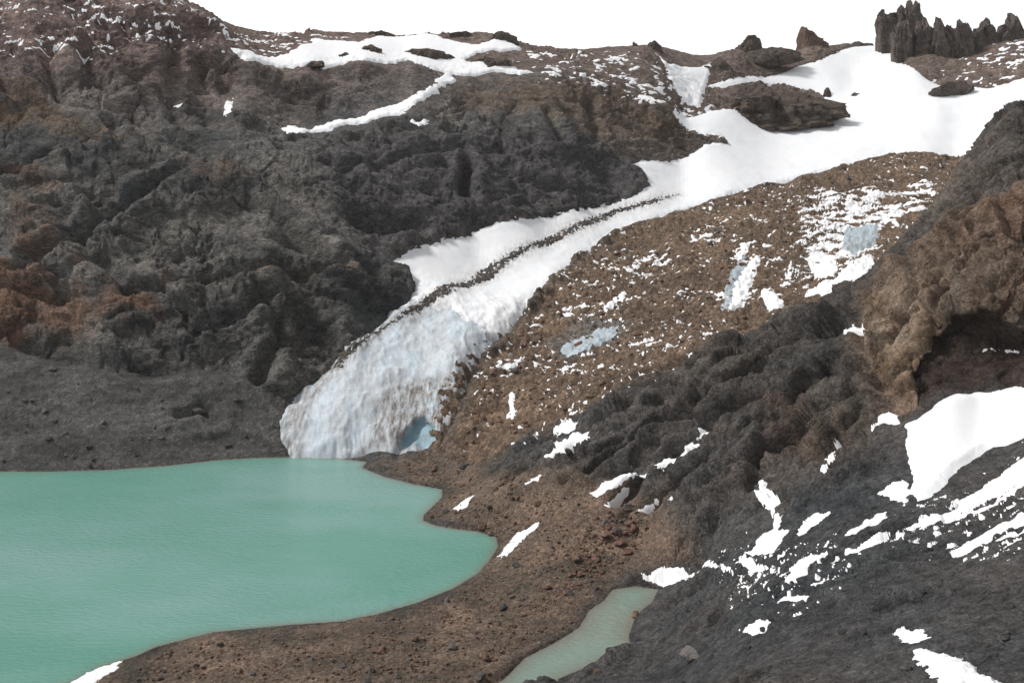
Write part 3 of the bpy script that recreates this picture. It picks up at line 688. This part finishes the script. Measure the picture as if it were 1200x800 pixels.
RS = 'snow patches on the dark right slope'; MS = 'snow patches on the rubble beside the glacier'; US = 'snowfields on the upper mountainside'; CS = 'snow patches on the central rocks by the lake'
PATCHES = [
 ('large smooth white snow bank below the brown crag', RS, .65, [(1058,497),(1075,492),(1105,468),(1150,457),(1200,448),(1260,440),(1260,500),(1200,515),(1165,525),(1130,548),(1095,585),(1075,588),(1062,580),(1068,560),(1060,530)]),
 ('broken snow fringe at the lower left corner of the large snow bank', RS, .4, [(1025,580),(1045,565),(1062,562),(1070,578),(1060,592),(1040,586)]),
 ('long snow streak climbing to the right edge under the large snow bank', RS, .45, [(1058,624),(1085,605),(1120,588),(1150,568),(1200,538),(1250,520),(1250,555),(1200,568),(1160,588),(1120,607),(1085,620)]),
 ('thin forked snow streak at the right edge, lowest of the long streaks', RS, .45, [(1113,650),(1160,623),(1200,601),(1240,583),(1240,604),(1200,619),(1160,637),(1125,653)]),
 ('thin snow thread just under the long streak that climbs to the right edge', RS, .4, [(1098,613),(1141,598),(1166,588),(1200,566),(1230,556),(1230,562),(1200,573),(1166,594),(1141,604),(1102,617)]),
 ('short snow thread at the right edge below the forked streak', RS, .4, [(1163,633),(1182,624),(1215,612),(1215,619),(1184,630),(1166,637)]),
 ('narrow straight snow streak right of the zigzag snow gully', RS, .4, [(983,652),(1010,637),(1045,622),(1045,633),(1010,645),(990,653)]),
 ('short broken snow streak above the narrow straight streak', RS, .4, [(986,630),(1000,618),(1042,596),(1042,607),(1015,620),(995,631)]),
 ('zigzag snow gully running down the dark rock face', RS, .5, [(886,565),(898,562),(904,580),(916,584),(912,600),(920,606),(914,620),(930,624),(902,649),(876,652),(888,632),(905,620),(902,600),(890,586)]),
 ('small snow finger branching right from the zigzag gully', RS, .4, [(930,628),(945,607),(978,599),(966,611),(945,624),(932,634)]),
 ('long flat snow strip just above the pond', RS, .4, [(742,677),(775,666),(800,664),(862,662),(858,675),(800,681),(760,685)]),
 ('little snow scrap joining the flat strip to the zigzag gully', RS, .35, [(858,663),(880,651),(905,664),(894,672),(868,670)]),
 ('curved snow streak below the zigzag gully foot', RS, .4, [(916,680),(935,659),(970,646),(982,650),(950,667),(925,684)]),
 ('tiny slanting snow sliver under the curved streak', RS, .35, [(951,687),(976,670),(972,681),(957,690)]),
 ('star shaped snow scrap on the dark gravel', RS, .4, [(910,702),(930,694),(952,694),(950,708),(930,704),(914,709)]),
 ('isolated lens of snow low on the dark gravel, left of the foreground snow', RS, .4, [(863,740),(885,730),(908,730),(897,743),(880,748)]),
 ('rounded snow cap just above the foreground snow tongue', RS, .5, [(1041,741),(1060,735),(1085,736),(1094,748),(1080,754),(1062,758),(1048,750)]),
 ('broad foreground snow tongue leaving the picture at the bottom', RS, .6, [(1062,765),(1075,757),(1100,763),(1135,773),(1177,800),(1200,830,105),(1100,830,110),(1092,800),(1078,780)]),
 ('single upright snow stripe in a cleft left of the large bank', RS, .4, [(968,557),(973,525),(982,520),(984,545),(977,559)]),
 ('snow rim on the rock at the top left of the large snow bank', RS, .4, [(1016,502),(1028,490),(1050,483),(1057,497),(1034,498),(1022,510)]),
 ('small snow spot at the left foot of the tan crag', RS, .4, [(981,387),(1005,381),(1004,391),(988,394)]),
 ('speckled snow line on the ledge in the dark hollow under the crag', RS, .4, [(1145,412),(1165,408),(1200,408),(1230,404),(1230,412),(1200,415),(1165,416)]),
 ('long snow streak on dark rock, uppermost of the pair above the flat strip', CS, .4, [(688,580),(720,560),(760,550),(760,561),(735,567),(700,585)]),
 ('short snow streak tucked just below the long one', CS, .4, [(703,594),(725,574),(742,569),(737,581),(715,597)]),
 ('hooked snow patch on dark rock right of the paired streaks', CS, .4, [(738,602),(758,590),(775,582),(797,584),(797,593),(775,591),(750,603)]),
 ('slanting snow streak on the ribbed rock above the hooked patch', CS, .4, [(774,550),(800,529),(822,520),(817,533),(795,547),(780,554)]),
 ('small snow dash on the brown rubble right of the lake inlet', CS, .4, [(608,572),(625,559),(640,555),(632,567),(618,574)]),
 ('long thin snow line descending to the right end of the lake', CS, .4, [(583,652),(604,624),(636,607),(627,620),(609,637),(592,655)]),
 ('short snow dash on the small rocky headland in the lake', CS, .35, [(530,597),(545,584),(555,581),(550,593),(535,600)]),
 ('wide pinkish white snow patch at the foot of the debris slope', CS, .5, [(638,537),(650,519),(690,505),(697,515),(672,532),(650,542)]),
 ('small snow patch just above the wide one at the foot of the debris slope', CS, .45, [(649,509),(665,494),(682,492),(672,507),(655,514)]),
 ('snow blotch on ribbed rock at the edge of the debris slope', CS, .4, [(806,512),(822,505),(834,508),(822,518),(808,520)]),
 ('tall icy snow streak in a gully of the debris slope', MS, .6, [(852,367),(858,330),(882,300),(892,303),(884,330),(872,362)]),
 ('long bright snow strip along the foot of the debris slope behind the crag', MS, .6, [(938,349),(975,329),(1005,303),(1024,298),(1022,318),(1000,332),(960,346)]),
 ('round mottled snow patch above the long bright strip', MS, .6, [(948,300),(965,295),(982,308),(978,327),(955,328),(946,312)]),
 ('triangular snow patch beside the icy gully streak', MS, .6, [(888,350),(903,336),(920,356),(905,368)]),
 ('thin vertical snow streak on the brown debris near the snout', MS, .5, [(592,492),(597,462),(605,459),(604,490)]),
 ('forked snow mark on the brown debris above the thin vertical streak', MS, .5, [(582,420),(592,428),(610,418),(620,410),(614,424),(598,434),(588,432)]),
 ('curved snow scar left of the icy gully streak', MS, .5, [(858,300),(870,285),(888,283),(880,292),(866,304)]),
 ('small bright snow patch low on the debris slope beside the dark ribs', MS, .5, [(800,420),(812,412),(818,418),(806,425)]),
 ('upright snow stroke between the triangular and round patches', MS, .5, [(920,325),(926,306),(931,305),(929,322),(923,328)]),
 ('slanting snow streak high on the debris slope near the glacier', MS, .5, [(705,362),(720,350),(737,340),(733,350),(718,362),(708,367)]),
 ('broad snowfield draped over the upper bench below the skyline', US, 1.2, US_OUT[0]),
 ('thin snow ramp slanting between two cliffs', US, 1.0, US_OUT[1]),
 ('small snow dab just right of the thin snow ramp', US, .6, [(481,143),(498,139),(505,145),(490,149)]),
 ('small snowfield in the dip of the skyline beside the dark knob', US, .9, [(768,62),(790,55),(820,63),(840,70),(822,79),(780,74)]),
 ('snow strip along the left cliff base under the upper bench', US, .5, [(199,117),(203,116),(210,127),(206,129)]),
 ('pair of bright snow spots in a notch of the upper cliff', US, .5, [(263,134),(268,120),(276,116),(276,126),(268,137)]),
 ('thin snow line on the brown shore where the lake leaves the picture', CS, .35, [(76,802),(100,789),(145,773),(138,785),(112,800),(92,808)]),
]
for lab, grp, th, pts in PATCHES:
    o = patch_mesh('snow_patch', outline(pts) if pts in US_OUT else draped(pts), M_SNOW, th, 2.6 if pts in US_OUT else 1.0, poke=.45 if pts in US_OUT else .15 if th > .6 else 1.0)
    if o: tag(o, lab, 'snow patch', grp)
o = patch_mesh('ice_patch', outline([(983,292),(988,270),(1005,264),(1032,260),(1027,285),(1002,299)]), M_BLUE, .7)
o.data.materials[0] = snow_material('pale_blue_ice', base=(.36, .41, .44), dirt=.75, blue=.35, speck=.2)
M_PALE = o.data.materials[0]
tag(o, 'pale blue bare ice patch behind the dark crest', 'ice patch')
for lab, pts in [('grey blue ice strip along the left side of the icy gully streak', [(846,364),(849,335),(862,312),(874,298),(876,312),(864,340),(856,366)]),
                 ('dull grey blue ice showing through the middle of the debris slope', [(655,414),(672,398),(700,386),(725,382),(722,394),(695,410),(668,418)])]:
    tag(patch_mesh('ice_patch', draped(pts), M_PALE, .5), lab, 'ice patch')

# thin scattered snow nobody could count
def dusting(name, polys, lo, scale, amp, label, off, patchy=.3):
    s = np.full(len(X), -40., np.float32)
    for p in polys: s = np.maximum(s, sdist(p, X, Y))
    sel = s > -30
    n = np.full(len(X), -9., np.float32)
    n[sel] = fbm(P0[sel] * np.array([.6, 1, 1.8], np.float32), scale, 3, .65, off=off) - .25 * high[sel] + patchy * fbm(P0[sel], scale / 8, 2, .5, off=off + 7)
    v = n - lo + np.clip(s / 12., -3, 0)
    h = np.clip(v * amp, -.5, .45)
    P = PT + NRM * (h)[:, None].astype(np.float32)
    o = sub(name, P.astype(np.float32), fany(v > -.05) & ~fany(sl > -.5), M_SNOW, None, {'grime': np.zeros(len(X), np.float32)})
    if o: tag(o, label, 'snow', None, 'stuff')
dusting('snow_dusting', [outline([(-60,0),(-60,40),(0,60),(60,62),(110,60),(150,55),(200,50),(255,60),(262,28),(222,8),(150,-20),(0,-40),(-60,-40)]), outline([(255,60),(262,28),(330,38),(400,42),(420,52),(360,50),(330,62),(290,58)])], .44, 1/4.0, 1.5, 'thin flecks of snow scattered over the reddish upper mountainside', 201)
dusting('snow_dusting', [MORAINE], .80, 1/3.6, 1.5, 'small flecks of snow scattered over the brown debris slope', 211, .6)
dusting('snow_dusting', [MORAINE], .74, 1/1.9, .9, 'fine threads of snow in the creases of the brown debris slope', 261, .5)
dusting('snow_dusting', [outline([(950,235),(1000,222),(1085,215),(1080,245),(1030,262),(1000,300),(960,330),(945,300)])], .12, 1/4.5, 1.3, 'broken snow mottling the debris slope behind the dark crest', 221)
dusting('snow_dusting', [outline([(1090,100),(1140,60),(1200,40),(1230,40),(1230,104),(1160,104)]), outline([(600,60),(700,62),(830,100),(840,165),(780,125),(640,95)])], .38, 1/6., 1.6, 'thin flecks of snow on the rocks below the skyline', 231)
dusting('snow_dusting', [outline([(1150,560),(1200,535),(1240,530),(1240,640),(1180,650),(1100,640),(1060,640),(1080,600)]), outline([(860,640),(960,640),(990,660),(930,710),(870,690)])],  .50, 1/1.5, .8, 'small flecks of snow between the streaks on the dark slope', 241)

# ------------------------------------------------------------------ loose rocks and outcrops
def ico(sub_):
    import bmesh
    bm = bmesh.new(); bmesh.ops.create_icosphere(bm, subdivisions=sub_, radius=1.0)
    V = np.array([v.co[:] for v in bm.verts], np.float32); Fa = np.array([[v.index for v in f.verts] for f in bm.faces], np.int32); bm.free()
    return V, Fa
ICO = {k: ico(k) for k in (2, 3, 4, 6)}
def rock_shape(sub_, seed, cuts=9, rough=.18):
    r = np.random.default_rng(seed); V, Fa = ICO[sub_]; V = V.copy()
    for _ in range(cuts):                               # split faces
        n = r.normal(size=3); n /= np.linalg.norm(n); d = r.uniform(.45, .85)
        t = V @ n - d; V -= np.where(t > 0, t, 0)[:, None] * n * .92
    V *= (1 + rough * fbm(V, 1.6, 4, .6, off=seed * 3.1))[:, None]
    return V.astype(np.float32), Fa
def nearest_vertex(px, D):
    i = int(np.argmin(np.abs(cols - px))); j = int(np.argmin(np.abs(DG[i] - D))); return PT[i * NR + j]
def on_land(px, py):
    x, D = ground_at(px, py); return nearest_vertex(px, D)
M_BOULDERS = [rock_material('boulder_brown', False, (.135, .085, .06), grain=2.5, bump=.3), rock_material('boulder_red', False, (.15, .082, .064), grain=2.5, bump=.3),
              rock_material('boulder_grey', False, (.11, .10, .095), grain=2.5, bump=.3), rock_material('boulder_dark', False, (.06, .056, .054), grain=2.5, bump=.3)]
BM = {}
for mi in range(4):
    for s in range(6):
        V, Fa = rock_shape(3, 50 + mi * 10 + s)
        o = link_mesh('boulder', V, Fa, M_BOULDERS[mi]); BM[mi, s] = o.data; bpy.data.objects.remove(o)
def boulder(px, py, size, mi, label, group, flat=.7):
    p = on_land(px, py)
    if p[2] < .15 and sdist(LAKE, p[None, 0], p[None, 1])[0] > 0: return
    o = bpy.data.objects.new('boulder', BM[mi, random.randrange(6)]); COL.objects.link(o)
    sx, sy, sz = size * random.uniform(.8, 1.3), size * random.uniform(.75, 1.2), size * flat * random.uniform(.8, 1.15)
    o.scale = (sx, sy, sz); o.rotation_euler = (random.uniform(-.3, .3), random.uniform(-.3, .3), random.uniform(0, 6.28))
    o.location = (float(p[0]), float(p[1]), float(p[2]) + sz * .35)
    return tag(o, label, 'boulder', group)
# boulders one can point to
for px, py, s, mi, lab in [(232,480,2.6,3,'dark angular boulder on the grey scree left of the glacier snout'),
   (722,625,1.5,2,'pale pinkish block, largest stone of the red boulder heap'), (668,535,1.6,3,'dark boulder beside the wide snow patch at the debris foot'),
   (545,548,1.7,3,'flat dark boulder at the lake head beside the ice front'), (688,684,.9,2,'pale boulder on the left side of the red rubble'),
   (668,700,1.0,3,'dark block with a shadowed side above the pond'), (814,775,2.0,2,'long grey boulder in the foreground right of the pond'),
   (745,715,1.1,0,'brown block on the right bank of the pond'), (430,800,1.1,3,'dark foreground boulder at the bottom of the brown bank'),
   (505,611,1.0,0,'brown boulder on the tip of the rocky headland'), (700,790,.9,0,'brown block on the lower bank of the pond'),
   (548,640,1.0,3,'dark boulder at the right end of the lake')]:
    boulder(px, py, s, mi, lab, None)
def inside(poly_px, x, y):
    c = False; n = len(poly_px)
    for i in range(n):
        x1, y1 = poly_px[i]; x2, y2 = poly_px[(i + 1) % n]
        if (y1 > y) != (y2 > y) and x < (x2 - x1) * (y - y1) / (y2 - y1) + x1: c = not c
    return c
def spread(poly_px, n):
    xs = [p[0] for p in poly_px]; ys = [p[1] for p in poly_px]; out = []
    while len(out) < n:
        x, y = random.uniform(min(xs), max(xs)), random.uniform(min(ys), max(ys))
        if inside(poly_px, x, y): out.append((x, y))
    return out
SHORE_PX = [(170,772),(250,748),(400,735),(540,695),(590,650),(600,620),(690,610),(750,620),(740,660),(690,705),(670,735),(610,760),(580,797),(150,797)]
HEAD_PX = [(500,608),(525,585),(455,556),(520,545),(560,550),(640,570),(690,595),(600,620),(560,618)]
MOR_PX = [(545,525),(560,460),(610,395),(660,330),(730,280),(900,225),(1050,190),(1000,290),(920,355),(840,385),(700,460),(620,505)]
RED_PX = [(675,640),(700,605),(745,600),(765,625),(745,645),(690,690),(665,690)]
SCREE_PX = [(0,405),(60,418),(150,440),(230,445),(300,460),(318,500),(298,532),(200,540),(130,546),(0,547)]
SLOPE_PX = [(780,690),(860,690),(1000,700),(1190,660),(1190,790),(760,790)]
for poly, n, smin, smax, mis, lab, grp in [
   (SHORE_PX, 70, .4, 1.1, (0, 0, 3, 2), 'small stone lying in the brown gravel between lake and pond', 'stones on the gravel between lake and pond'),
   (HEAD_PX, 44, .5, 1.35, (0, 1, 0, 3), 'brown block in the rubble at the head of the lake', 'blocks at the head of the lake'),
   (RED_PX, 56, .5, 1.4, (1, 1, 0, 2), 'reddish block in the boulder heap right of the lake', 'reddish boulder heap'),
   (MOR_PX, 70, .7, 1.9, (0, 0, 2, 1), 'brown block on the debris covered slope right of the glacier', 'blocks on the debris slope'),
   (SCREE_PX, 60, .3, 1.3, (3, 3, 2, 2), 'grey stone on the dark scree bank across the lake', 'stones on the far scree bank'),
   (SLOPE_PX, 40, .2, .7, (3, 2, 3, 3), 'grey stone lying on the dark foreground gravel', 'stones on the dark gravel')]:
    for x, y in spread(poly, n):
        boulder(x, y, smin + (smax - smin) * random.random() ** 2.2, random.choice(mis), lab, grp)
# pebbles and small stones: one mass
def pebbles(name, polys, ns, smin, smax, label, mat):
    VV, FF, base = [], [], 0
    V0 = [rock_shape(2, 300 + k, 6) for k in range(5)]
    V1 = []
    for poly, n in zip(polys, ns):
        for x, y in spread(poly, n):
            p = on_land(x, y)
            if sdist(LAKE, p[None, 0], p[None, 1])[0] > .3 or sdist(POND, p[None, 0], p[None, 1])[0] > .2: continue
            V, Fa = V0[random.randrange(5)]; s = smin + (smax - smin) * random.random() ** 2
            a = random.uniform(0, 6.28); c, q = math.cos(a), math.sin(a)
            W = V * s * np.array([random.uniform(.8, 1.3), 1, .7]); W = np.c_[W[:, 0] * c - W[:, 1] * q, W[:, 0] * q + W[:, 1] * c, W[:, 2]]
            VV.append(W + p + np.array([0, 0, s * .2])); FF.append(Fa + base); base += len(V)
    o = link_mesh(name, np.concatenate(VV), np.concatenate(FF), mat); tag(o, label, 'stones', None, 'stuff')
pebbles('pebbles', [SHORE_PX, HEAD_PX, RED_PX], [1000, 380, 250], .16, .5, 'small stones strewn over the brown lake bank', M_BOULDERS[0])
pebbles('rubble', [MOR_PX], [700], .35, 1.0, 'rubble strewn over the debris covered slope', M_BOULDERS[0])

def outcrop(name, px, py_base, D, w_px, h_px, depth, seed, mat, label, cat, group=None, peaks=None, rough=.22, up=.0, boxy=False):
    """a rock standing on the land: width and height in metres come from its size at its distance"""
    if D is None: D = land_at(px, py_base)[1]
    zb = CAMZ - D * (py_base - HY) / F
    x, w, h = (px - HX) / F * D, w_px / F * D / 2, h_px / F * D
    V, Fa = rock_shape(6, seed, 10, .12)
    V = (np.sign(V) * np.abs(V) ** (.38 if boxy else .9)) * np.array([1.0, 1.0, 1.0])
    t = (V[:, 2] + 1) / 2
    W = V * np.array([w, depth, h * 1.1])
    n = fbm(W * np.array([1, 1, .35]), 1 / max(w * .55, 2.), 5, .62, off=seed * 1.7)
    rd = ridged(W * np.array([1, 1, .3]), 1 / max(w * .8, 2.5), 4, .6, off=seed * .7) - 1
    W = W * np.c_[1 + rough * n + .5 * rough * rd, 1 + rough * n + .5 * rough * rd, 1 + .8 * rough * fbm(W * np.array([1, 1, 0]), 1 / max(w * .9, 2.), 2, .5, off=seed)]
    W[:, 2] -= h * .12
    if not boxy: W[:, :2] *= (1.35 - .55 * t)[:, None]
    if peaks:                                            # broken tooth-like top
        W[:, 2] += up * h * np.clip(t - .3, 0, 1) * np.round(2.5 * fbm(W * np.array([1, 1, 0]), 1 / max(w * .7, 2.), 1, .5, off=seed * 2.)) / 2.5
    o = link_mesh(name, W.astype(np.float32), Fa, mat); o.location = (x, D, zb)
    return tag(o, label, cat, group)
M_TOWER = rock_material('tower_rock', False, (.150, .120, .105), grain=.45, bump=1.6)
M_KNOB = rock_material('knob_rock', False, (.17, .11, .085), grain=.45, bump=1.6)
M_ISLE = rock_material('isle_rock', False, (.135, .105, .085), grain=.45, bump=1.6)
TG = 'rock towers on the right skyline'
outcrop('rock_tower', 1046, 58, 850, 34, 44, 9, 401, M_TOWER, 'leftmost rock tower on the skyline, broad with a stepped shoulder', 'rock tower', TG, True, .2, .5, True)
outcrop('rock_tower', 1068, 72, 835, 26, 60, 8, 402, M_TOWER, 'tallest square topped rock tower of the right skyline group', 'rock tower', TG, True, .2, .5, True)
outcrop('rock_tower', 1091, 90, 815, 32, 66, 9, 403, M_TOWER, 'ribbed rock tower standing right of the tallest one', 'rock tower', TG, True, .2, .5, True)
outcrop('rock_tower', 1106, 94, 805, 28, 66, 8, 404, M_TOWER, 'pointed rock tower in the middle of the skyline group', 'rock tower', TG, True, .2, .5, True)
outcrop('rock_tower', 1124, 94, 805, 30, 66, 8, 405, M_TOWER, 'rounded grey rock tower on the right side of the group', 'rock tower', TG, True, .2, .5, True)
outcrop('rock_tower', 1138, 88, 815, 26, 50, 8, 406, M_TOWER, 'shortest rock tower, at the right end of the group', 'rock tower', TG, True, .2, .5, True)
for k, (px, py, w, h, lab) in enumerate([(1057, 62, 22, 34, 'low rock tower wedged between the broad one and the tallest one'), (1080, 86, 22, 44, 'squat rock tower at the foot of the tallest one'),
      (1152, 92, 30, 58, 'brown stepped rock tower where the group meets the snowy ridge'), (1172, 88, 34, 54, 'blunt brown rock tower near the right edge of the skyline'), (1195, 84, 36, 60, 'brown rock tower cut by the right edge of the skyline')]):
    outcrop('rock_tower', px, py, 812, w, h, 8, 440 + k, M_TOWER, lab, 'rock tower', TG, True, .22, .4, True)
outcrop('rock_outcrop', 1010, 60, 890, 40, 14, 9, 411, M_TOWER, 'low grey rock saddle joining the knob to the towers', 'rock outcrop', None, True, .3, .3)
outcrop('skyline_rock', 950, 66, 862, 46, 40, 12, 412, M_KNOB, 'rounded reddish brown knob on the skyline', 'skyline rock', None, None, .2, 0)
outcrop('skyline_rock', 882, 70, 835, 46, 26, 12, 413, M_ISLE, 'low dark brown knob on the skyline left of the reddish knob', 'skyline rock', None, True, .25, .2)
outcrop('skyline_rock', 768, 64, 765, 34, 24, 9, 414, M_ISLE, 'small dark knob on the middle skyline', 'skyline rock', None, True, .3, .3)
outcrop('skyline_rock', 744, 60, 765, 10, 14, 4, 415, M_ISLE, 'tiny dark rock stump beside the small middle knob', 'skyline rock', None, True, .3, .3)
outcrop('skyline_rock', 448, 46, 712, 34, 14, 8, 416, M_ISLE, 'dark rock lump on the skyline above the upper snowfield', 'skyline rock', None, True, .3, .3)
outcrop('rock_outcrop', 890, 132, 742, 155, 30, 34, 421, M_ISLE, 'long dark rock island surrounded by the glacier snow', 'rock outcrop', None, True, .4, .5)
outcrop('rock_outcrop', 838, 92, 770, 70, 24, 16, 422, M_ISLE, 'brown rock shelf above the long rock island', 'rock outcrop', None, True, .3, .2)
outcrop('rock_outcrop', 900, 66, 815, 60, 14, 12, 423, M_ISLE, 'thin brown rock band under the skyline knobs', 'rock outcrop', None, True, .3, .2)
outcrop('rock_outcrop', 1000, 116, 770, 18, 8, 5, 424, M_ISLE, 'small dark rock alone on the smooth glacier snow', 'rock outcrop', None, True, .3, .2)
outcrop('rock_outcrop', 971, 116, 772, 22, 12, 5, 425, M_ISLE, 'small dark rock just off the end of the long island', 'rock outcrop', None, True, .3, .2)
outcrop('rock_outcrop', 1118, 104, 735, 44, 12, 6, 426, M_TOWER, 'dark rock ledge under the skyline towers', 'rock outcrop', None, True, .3, .2)
for k, (px, py, w, h, lab) in enumerate([(500, 66, 66, 9, 'long flat brown rock strip showing through the upper snowfield'), (436, 60, 26, 7, 'small rock showing through the left part of the upper snowfield'),
      (575, 76, 60, 9, 'mottled rock band at the right end of the upper snowfield'), (590, 48, 34, 11, 'dark rocks on the skyline at the right end of the upper snowfield'),
      (545, 43, 30, 7, 'small rocks breaking the snow on the skyline'), (370, 76, 24, 6, 'little rock in the lower edge of the upper snowfield'), (405, 66, 14, 4, 'tiny rock in the middle of the upper snowfield')]):
    outcrop('rock_outcrop', px, py, None, w, h, 6, 430 + k, M_ISLE, lab, 'rock outcrop', None, True, .35, .2)
# ------------------------------------------------------------------ thin mountain haze
hz, hn = new_mat('haze_air')
ho = nd(hn, 'ShaderNodeOutputMaterial'); hv = nd(hn, 'ShaderNodeVolumePrincipled'); hv.inputs['Density'].default_value = 3.5e-5; hv.inputs['Color'].default_value = (.97, .98, 1, 1); hv.inputs['Anisotropy'].default_value = 0
hn.links.new(hv.outputs[0], ho.inputs['Volume'])
b0 = np.array([X.min() - 5, -40, PT[:, 2].min() - 1.]); b1 = np.array([X.max() + 5, Y.max() + 5, max(PT[:, 2].max(), 200) + 10.])
hV = np.array([[(b0, b1)[i][0], (b0, b1)[j][1], (b0, b1)[k][2]] for i in (0, 1) for j in (0, 1) for k in (0, 1)])
hF = np.array([[0,1,3,2],[4,6,7,5],[0,4,5,1],[2,3,7,6],[0,2,6,4],[1,5,7,3]])
tag(link_mesh('haze', hV, hF, hz), 'thin pale haze filling the valley air', 'haze', None, 'stuff')
scene.cycles.volume_bounces = 0
# ------------------------------------------------------------------ camera, light, sky
cam = bpy.data.cameras.new('camera'); co = bpy.data.objects.new('camera', cam); COL.objects.link(co)
cam.sensor_width = 36; cam.lens = F / 1200 * 36; cam.shift_y = -(400 - HY) / 1200; cam.clip_start = .5; cam.clip_end = 5000
co.location = (0, 0, CAMZ); co.rotation_euler = (math.radians(90), 0, 0)
scene.camera = co

SUN_EL, SUN_AZ = 50, 285          # azimuth clockwise from +Y (the view direction)
sd = bpy.data.lights.new('sun', 'SUN'); sd.energy = 1.5; sd.angle = math.radians(12); sd.color = (1, .97, .93)
so = bpy.data.objects.new('sun', sd); COL.objects.link(so)
so.rotation_euler = (math.radians(90 - SUN_EL), 0, math.radians(-SUN_AZ + 180))
world = bpy.data.worlds.new('World'); scene.world = world; world.use_nodes = True
nt = world.node_tree; nt.nodes.clear()
wo = nt.nodes.new('ShaderNodeOutputWorld'); bg = nt.nodes.new('ShaderNodeBackground'); bg.inputs['Strength'].default_value = .10
sky = nt.nodes.new('ShaderNodeTexSky'); sky.sky_type = 'NISHITA'; sky.sun_disc = False
sky.sun_elevation = math.radians(SUN_EL); sky.sun_rotation = math.radians(SUN_AZ); sky.dust_density = 4; sky.altitude = 3000
hs = nt.nodes.new('ShaderNodeHueSaturation'); hs.inputs['Saturation'].default_value = .05
nt.links.new(sky.outputs[0], hs.inputs['Color']); nt.links.new(hs.outputs[0], bg.inputs['Color']); nt.links.new(bg.outputs[0], wo.inputs['Surface'])
scene.view_settings.view_transform = 'Standard'; scene.view_settings.look = 'None'; scene.view_settings.gamma = 1
scene.view_settings.exposure = 1.0
